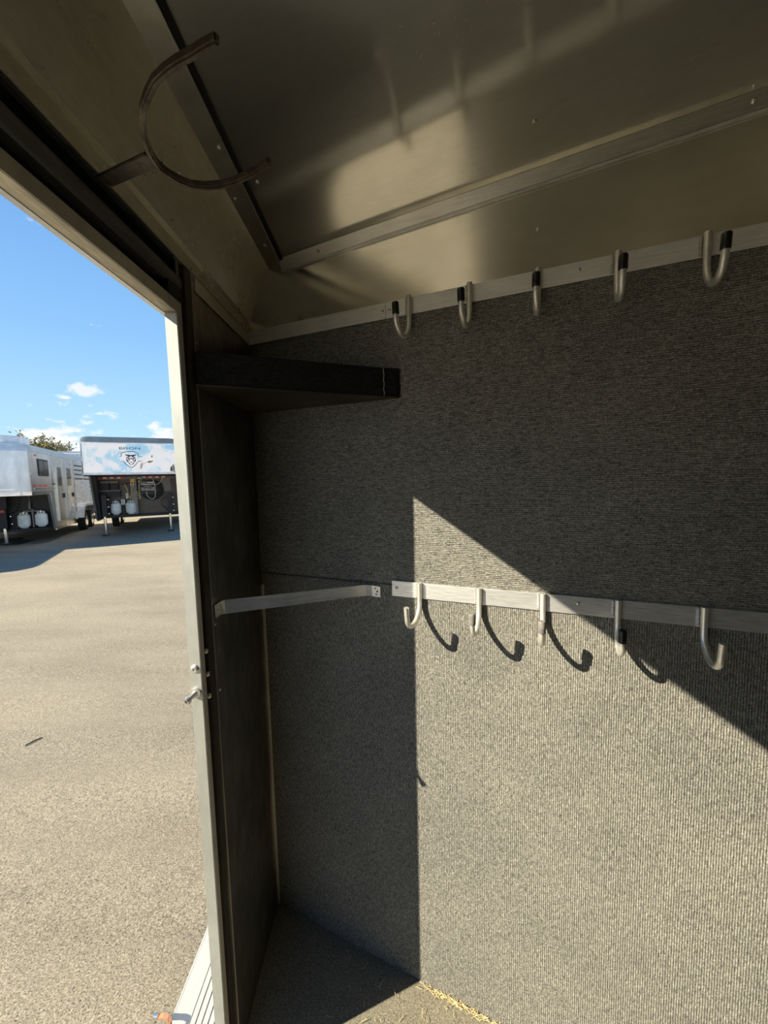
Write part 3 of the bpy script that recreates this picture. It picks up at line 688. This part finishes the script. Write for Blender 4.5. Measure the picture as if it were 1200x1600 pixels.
vt = MB().prism([F1.P(-1.0, .25, 2.91), F1.P(.65, .25, 2.91), F1.P(.95, .5, 2.91), F1.P(.95, 1.3, 2.91), F1.P(-1.0, 1.3, 2.91)], Z * .22).build('roof_unit', M_WHITE, t1, bevel=.03)

# ---------------- right trailer with mirror nose
F2 = TF((-7.7, 11.69, -.2925))
t2 = thing('gooseneck_trailer', 'gooseneck trailer with mirror-polished nose, black lettering and shield emblem', 'trailer', F2.P(0, 3, 0))
HW2 = 1.25; L2 = 8.0
MB().prism([F2.P(u, w, 2.08) for u, w in rounded_nose(HW2, .10, L2)], Z * .87).build('nose_shell', M_MIRROR, t2, smooth=True)
MB().prism([F2.P(u * 1.012, w - .015, 2.02) for u, w in rounded_nose(HW2, .11, 2.2)], Z * .065).build('lower_lip', M_SILVER, t2, smooth=True)
MB().prism([F2.P(u * 1.010, w - .012, 2.95) for u, w in rounded_nose(HW2, .14, L2)], Z * .03).build('upper_lip', M_SHINE, t2, smooth=True)
for z0, z1, k in ((2.98, 3.07, 1.004), (3.07, 3.125, .985), (3.125, 3.15, .95)):
    MB().prism([F2.P(u * k, w + (1 - k) * 1.2, z0) for u, w in rounded_nose(HW2, .2, L2)], Z * (z1 - z0)).build('roof_cap', M_CAPDK, t2, smooth=True)
MB().prism([F2.P(-.22, 1.0, 3.15), F2.P(.42, 1.0, 3.15), F2.P(.42, 1.7, 3.15), F2.P(-.22, 1.7, 3.15)], Z * .10).build('roof_vent', M_TGREY, t2, bevel=.03)
HB = 1.33
def pan(u0, u1, pts, nm, mat): return MB().prism([F2.P(u0, w, z) for w, z in pts], TU * (u1 - u0)).build(nm, mat, t2)
prof = [(1.25, 2.03), (L2, 2.03), (L2, .50), (1.95, .50), (1.75, .62)]
pan(-HB, -HB + .05, prof, 'side_panel', M_TGREY); pan(HB - .05, HB, prof, 'side_panel', M_TGREY)
pan(-HB + .05, -HB + .16, [(1.35, 2.03), (1.6, 2.03), (2.0, .55), (1.80, .55)], 'sloping_leg', M_TBLACK); pan(HB - .16, HB - .05, [(1.35, 2.03), (1.6, 2.03), (2.0, .55), (1.80, .55)], 'sloping_leg', M_TBLACK)
F2.part('bulkhead', M_TBROWN, t2, -HB + .05, HB - .05, 2.15, 2.2, .62, 2.0)
F2.part('nose_floor', M_TBLACK, t2, -HW2 + .02, HW2 - .02, .1, 2.2, 1.99, 2.03)
F2.part('cross_member', M_TBLACK, t2, -HB + .05, HB - .05, 1.95, 2.15, .58, .66)
F2.part('rear_panel', M_SILVER, t2, -HB, HB, L2 - .05, L2, .5, 2.1)
F2.part('tape_board', M_TGREY, t2, -1.22, 1.10, 2.02, 2.06, 1.90, 2.0)
for i in range(7):
    F2.part('reflector', M_RED if i % 2 == 0 else M_WREF, t2, -1.18 + i * .10, -1.18 + (i + 1) * .10, 2.0, 2.02, 1.925, 1.985, label='red reflector' if i % 2 == 0 else 'white reflector')
for i in range(8):
    F2.part('reflector', M_WREF if i % 2 == 0 else M_RED, t2, .06 + i * .10, .06 + (i + 1) * .10, 2.0, 2.02, 1.935, 1.995, label='white reflector' if i % 2 == 0 else 'red reflector')
for a in (-1.15, -.89):
    bt = F2.part('battery_box', M_TBLACK, t2, a, a + .23, 1.95, 2.15, 1.54, 1.80, bevel=.02); F2.part('lid', M_TGREY, bt, a - .01, a + .24, 1.94, 2.15, 1.78, 1.84)
F2.part('battery_shelf', M_TGREY, t2, -1.2, -.60, 1.92, 2.15, 1.50, 1.53)
F2.part('equipment_box', M_TBLACK, t2, -1.15, -.62, 1.98, 2.15, 1.28, 1.49)
F2.part('coupler_post', M_TGREY, t2, -.30, -.12, 1.90, 2.05, .68, 2.0)
F2.part('label_plate', M_YEL, t2, -.29, -.17, 1.88, 1.90, 1.79, 1.91, label='yellow warning plate'); F2.part('label_plate', M_WREF, t2, -.48, -.40, 2.10, 2.14, 1.22, 1.42); F2.part('label_plate', M_WREF, t2, -.10, .02, 2.0, 2.02, 1.90, 1.95); F2.part('label_plate', M_WREF, t2, -.08, -.02, 2.0, 2.02, 1.79, 1.85)
tank(F2, t2, -.77, 1.93, .93, .49, .155); tank(F2, t2, -.335, 1.93, .93, .49, .155)
F2.part('tank_bracket', M_TBLACK, t2, -.57, -.53, 1.9, 1.95, .68, 1.18); F2.part('tank_bracket', M_WREF, t2, -.60, -.50, 1.9, 1.95, 1.02, 1.20)
F2.part('tank_tray', M_TBLACK, t2, -.98, -.14, 1.78, 2.15, .64, .68)
# spare wheel
sc_ = F2.P(.33, 2.06, 1.50)
sw = MB().tube([sc_ - TB * .10, sc_ - TB * .08, sc_ + TB * .08], [.31, .355, .355], 32).build('spare_wheel', M_TIRE, t2, smooth=True)
MB().tube([sc_ - TB * .115, sc_ - TB * .10], [.20, .22], 24).build('rim', M_TBLACK, sw, smooth=True)
sg = F2.part('dealer_sign', M_DECAL, t2, -.01, .43, 1.925, 1.935, 1.36, 1.83, label='black dealer plate with white lettering')
def text3d(body, mat, par, P0, size, name, wid=None, align='CENTER', label=None, hz=None):
    cu_ = bpy.data.curves.new(name, 'FONT'); cu_.body = body; cu_.size = size; cu_.align_x = align; cu_.align_y = 'CENTER'; cu_.extrude = .002; cu_.resolution_u = 2
    to = bpy.data.objects.new(name, cu_); COL.objects.link(to)
    bpy.context.view_layer.update()
    me = bpy.data.meshes.new_from_object(to.evaluated_get(bpy.context.evaluated_depsgraph_get())); bpy.data.objects.remove(to)
    xs_ = [v.co.x for v in me.vertices]; ys_ = [v.co.y for v in me.vertices]
    kx = (wid / (max(xs_) - min(xs_))) if wid else 1; ky = (hz / (max(ys_) - min(ys_))) if hz else 1
    for v in me.vertices: v.co.x *= kx; v.co.y *= ky
    me.materials.clear(); me.materials.append(mat); me.name = name
    o = place(me, name, par, P0, (R(90), 0, math.atan2(TU.y, TU.x)), label); return o
text3d('BISON', M_DECAL, t2, F2.P(-.02, -.004, 2.81), .12, 'nose_lettering', .53, hz=.075)
lg = [F2.P(.095 + .075 * math.cos(a), 1.921, 1.77 + .028 * math.sin(a)) for a in [2 * math.pi * k / 16 for k in range(17)]]
MB().tube(lg, .007, 5).build('oval_logo', M_WREF, sg)
for k in range(5): MB().quadbox(F2.P(.20 + k * .042, 1.920, 1.745), TU * .028, TB * .006, Z * .05).build('logo_stroke', M_WREF, sg)
MB().quadbox(F2.P(.01, 1.920, 1.695), TU * .40, TB * .006, Z * .022).build('sign_rule', M_WREF, sg)
for k in range(8): MB().quadbox(F2.P(.10 + k * .027, 1.920, 1.637), TU * .018, TB * .006, Z * .016).build('small_print', M_WREF, sg)
text3d('888-259-1788', M_WREF, sg, F2.P(.21, 1.922, 1.57), .07, 'sign_lettering', .40)
MB().quadbox(F2.P(.01, 1.920, 1.50), TU * .40, TB * .006, Z * .022).build('sign_rule', M_WREF, sg)
# shield emblem from flat strokes
def E(x, y): return F2.P((x - 600) * .000706 - .005, -.004, 3.0 - y * .00077)
em = MB()
def stroke(pts, r=.008): em.tube([E(*p) for p in pts], r, 5)
stroke([(180, 562), (255, 560), (250, 450), (330, 400), (460, 370), (600, 362), (740, 372), (860, 440), (882, 560), (1010, 566)])
stroke([(240, 750), (310, 756), (420, 890), (510, 955), (600, 1000), (680, 955), (750, 885), (850, 752), (1000, 742)])
def patch(pts): em.prism([E(*p) for p in pts], -TB * .004)
for sg_ in (1, -1):
    def mp(l): return [(600 + sg_ * (x - 600) - (0 if sg_ > 0 else 10), y) for x, y in l]
    patch(mp([(385, 485), (590, 500), (590, 560), (545, 560), (520, 600), (500, 590), (470, 545), (430, 530), (395, 500)]))
    patch(mp([(440, 570), (480, 600), (500, 640), (470, 650), (430, 610)]))
    patch(mp([(505, 605), (545, 600), (535, 700), (515, 760), (500, 700)]))
    patch(mp([(420, 640), (455, 670), (480, 720), (490, 800), (450, 770), (425, 700)]))
    patch(mp([(495, 770), (520, 800), (560, 860), (590, 905), (545, 880), (500, 830)]))
    patch(mp([(555, 770), (598, 775), (598, 800), (570, 800)]))
    patch(mp([(560, 640), (590, 600), (594, 640), (575, 680)]))
em.build('shield_emblem', M_DECAL, t2, label='black shield outline around a bison head')
# jacks
for u in (-1.06, .87):
    j = F2.part('landing_jack', M_TBLACK, t2, u - .07, u + .07, 1.70, 1.86, .64, 1.38)
    MB().tube([F2.P(u - .02, 1.78, .03), F2.P(u - .02, 1.78, .7)], .04, 12).build('jack_tube', M_CHROME, j, smooth=True)
    F2.part('jack_foot', M_TBLACK, j, u - .12, u + .08, 1.68, 1.88, .02, .05)
    for z in (.72, .95, 1.2): F2.part('bolt', M_WREF, j, u + .09, u + .13, 1.72, 1.76, z, z + .04)
MB().tube([F2.P(u, 1.72, z) for u, z in ((-1.1, 1.36), (-1.03, 1.28), (-.95, 1.18), (-.93, 1.0))], .018, 8).build('jack_crank', M_TBLACK, t2, smooth=True)
# chains
def chain(pts, name='safety_chain'):
    mb = MB(); P_ = [F2.P(*p) for p in pts]; L = []
    for a, b in zip(P_, P_[1:]):
        n = max(2, int((b - a).length / .045))
        for k in range(n): L.append((a.lerp(b, k / n), (b - a).normalized()))
    for i, (p, d) in enumerate(L):
        sd = (d.cross(TB) if i % 2 else d.cross(TU)); sd = sd.normalized() * .018
        q = [p + d * (.03 * math.cos(a)) + sd * math.sin(a) for a in [2 * math.pi * k / 8 for k in range(9)]]
        mb.tube(q, .008, 5, caps=False)
    mb.build(name, M_CHAIN, t2, smooth=True)
chain([(-.46, 1.86, 1.72), (-.40, 1.86, 1.55), (-.38, 1.86, 1.35), (-.34, 1.86, 1.25)])
chain([(-.24, 1.86, 1.68), (-.27, 1.86, 1.45), (-.33, 1.86, 1.18)]); chain([(-.20, 1.86, 1.60), (-.10, 1.86, 1.40), (-.05, 1.86, 1.20)])
chain([(.06, 1.88, 1.92), (-.04, 1.88, 1.72), (-.05, 1.88, 1.45), (-.02, 1.88, 1.25), (-.08, 1.88, 1.18)])
MB().tube([F2.P(-.24 + .035 * math.cos(a), 1.85, 1.71 + .045 * math.sin(a)) for a in [math.pi * 2 * k / 14 for k in range(14)]], .014, 6).build('shackle', M_CHROME, t2, smooth=True)
MB().tube([F2.P(u, 1.90, z) for u, z in ((.16, 1.45), (.18, 1.3), (.26, 1.2), (.35, 1.18), (.42, 1.25), (.44, 1.5), (.43, 1.75), (.38, 1.88))], .009, 6).build('breakaway_cable', M_WREF, t2, smooth=True)
MB().tube([F2.P(u, 1.90, z) for u, z in ((.43, 1.68), (.55, 1.72), (.63, 1.80), (.68, 1.92))], .009, 6).build('breakaway_cable', M_WREF, t2, smooth=True)
MB().tube([F2.P(u, 1.80, z) for u, z in ((.86, 1.2), (.70, 1.22), (.60, 1.12), (.62, .95), (.74, .82), (.80, .74))], .016, 6).build('electric_cable', M_TBLACK, t2, smooth=True)
MB().tube([F2.P(u, 2.08, z) for u, z in ((-.58, 1.75), (-.50, 1.70), (-.48, 1.78), (-.42, 1.72), (-.38, 1.78))], .012, 6).build('electric_cable', M_TBLACK, t2, smooth=True)
F2.part('access_panel', M_TGREY, t2, .66, .92, 2.10, 2.15, 1.45, 1.92)
F2.part('side_window', M_WGLASS, t2, -HW2 - .012, -HW2, .25, .55, 2.3, 2.75)
for w in (5.0, 5.95): wheel(F2, t2, HB - .1, w, .36); wheel(F2, t2, -HB + .1, w, .36)

# ---------------- trailer beyond the left edge (throws the long shadow)
F0 = TF(F1.P(-3.74, -2.48, 0)); F0.o.z = -.36
t0 = thing('stock_trailer', 'silver rounded-nose trailer parked furthest left, beyond the one with the small side window', 'trailer', F0.P(0, 3, 0))
MB().prism([F0.P(u, w, 1.5) for u, w in rounded_nose(1.22, .45, 9)], Z * 1.6).build('body_shell', M_SILVER, t0, smooth=True)
F0.part('lower_body', M_SILVER, t0, -1.22, 1.22, 2.2, 9, .4, 1.5)
for w in (5.5, 6.5): wheel(F0, t0, 1.2, w, .36); wheel(F0, t0, -1.2, w, .36)
MB().tube([F0.P(0, 2.0, .02), F0.P(0, 2.0, 1.5)], .05, 10).build('landing_jack', M_TBLACK, t0)

# ---------------- distant trailers
def far_trailer(az0, dist, hw, ln_, h, mat, label, name, cap=M_CAPBLUE, turn=0, z0=.45, slatted=False):
    a = R(az0); c = Vector((math.sin(a) * dist, math.cos(a) * dist, 0)); c.z = zg(c.y)
    U = Vector((math.cos(R(turn)), math.sin(R(turn)), 0)); B = Vector((-U.y, U.x, 0))
    t = thing(name, label, 'trailer', c)
    P = lambda u, w, z: c + U * u + B * w + Z * z
    q = lambda nm, m_, u0, u1, w0, w1, za, zb_, **k: MB().quadbox(P(u0, w0, za), U * (u1 - u0), B * (w1 - w0), Z * (zb_ - za)).build(nm, m_, t, **k)
    q('body', mat, -ln_ / 2, ln_ / 2, 0, 2 * hw, z0, h - .1, bevel=.04)
    q('roof', cap, -ln_ / 2 - .02, ln_ / 2 + .02, -.02, 2 * hw + .02, h - .1, h, bevel=.04)
    q('skirt', M_TGREY, -ln_ / 2, ln_ / 2, -.01, 0, z0, z0 + .12)
    for k in range(3): q('window', M_WGLASS, -ln_ / 2 + .8 + k * ln_ / 3.5, -ln_ / 2 + 1.5 + k * ln_ / 3.5, -.02, 0, 1.9, 2.5)
    if slatted:
        for k in range(6): q('slat', M_SHINE, ln_ / 2 - 2, ln_ / 2 - .1, -.04, -.01, .9 + k * .26, 1.08 + k * .26)
    for x in (-.6, .4):
        p = P(x, .15, .36); w_ = MB().tube([p - B * .12, p + B * .12], .36, 18).build('wheel', M_TIRE, t, smooth=True)
    return t
far_trailer(-41.3, 24.0, 1.25, 7.6, 3.25, M_WHITE, 'white box trailer far behind, its roof above the left trailer', 'box_trailer', cap=M_WHITE, turn=25)
far_trailer(-36.0, 33.0, 1.25, 9.0, 3.9, M_SILVER, 'pale grey trailer furthest back, roof edge beside the mirror nose', 'box_trailer', turn=25, cap=M_CAPBLUE)
far_trailer(-37.4, 29, 1.2, 3.2, 3.05, M_SHINE, 'slatted silver trailer seen in the gap between the two front trailers', 'stock_trailer', cap=M_WHITE, turn=27, slatted=True)

# ---------------- trees
def tree(az, dist, h, rad, seed, label):
    rnd = random.Random(seed); a = R(az); c = Vector((math.sin(a) * dist, math.cos(a) * dist, 0)); c.z = zg(c.y)
    t = thing('tree', label, 'tree', c, None)
    mb = MB().tube([c, c + Z * h * .3, c + Z * h * .55], [.22, .18, .1], 8); tips = []
    for k in range(46):
        ang = rnd.uniform(0, 6.28); r = rad * rnd.uniform(.3, 1.0); zz = h * rnd.uniform(.58, 1.0); zz -= (r / rad) ** 2 * h * .12
        p0 = c + Z * h * rnd.uniform(.25, .5); p1 = c + Vector((math.cos(ang) * r, math.sin(ang) * r, zz))
        mb.tube([p0, p0.lerp(p1, .5) + Z * .2, p1], [.06, .035, .012], 5); tips.append((p0, p1))
    mb.build('trunk', M_BARK, t)
    lv = MB()
    for p0, p1 in tips:
        for k in range(190):
            f = rnd.uniform(.45, 1.04); p = p0.lerp(p1, f) + Vector((rnd.gauss(0, .22), rnd.gauss(0, .22), rnd.gauss(0, .22)))
            d = Vector((rnd.gauss(0, 1), rnd.gauss(0, 1), rnd.gauss(0, 1))).normalized() * rnd.uniform(.08, .17); e = d.cross(Vector((rnd.gauss(0, 1), rnd.gauss(0, 1), rnd.gauss(0, 1)))).normalized() * .07
            i = len(lv.v); lv.v += [p - d, p + e, p + d, p - e]; lv.f.append((i, i + 1, i + 2, i + 3))
    lv.build('crown', M_LEAF, t, kind='stuff')
tree(-42.6, 44, 5.9, 2.1, 5, 'spiky olive-green tree behind the roof of the left trailer')
tree(-46.3, 52, 5.9, 1.7, 9, 'tree cut by the left picture edge behind the trailers')
tree(-40.2, 56, 6.4, 1.3, 12, 'smaller tree right beside the spiky olive one')
bpy.context.view_layer.update()
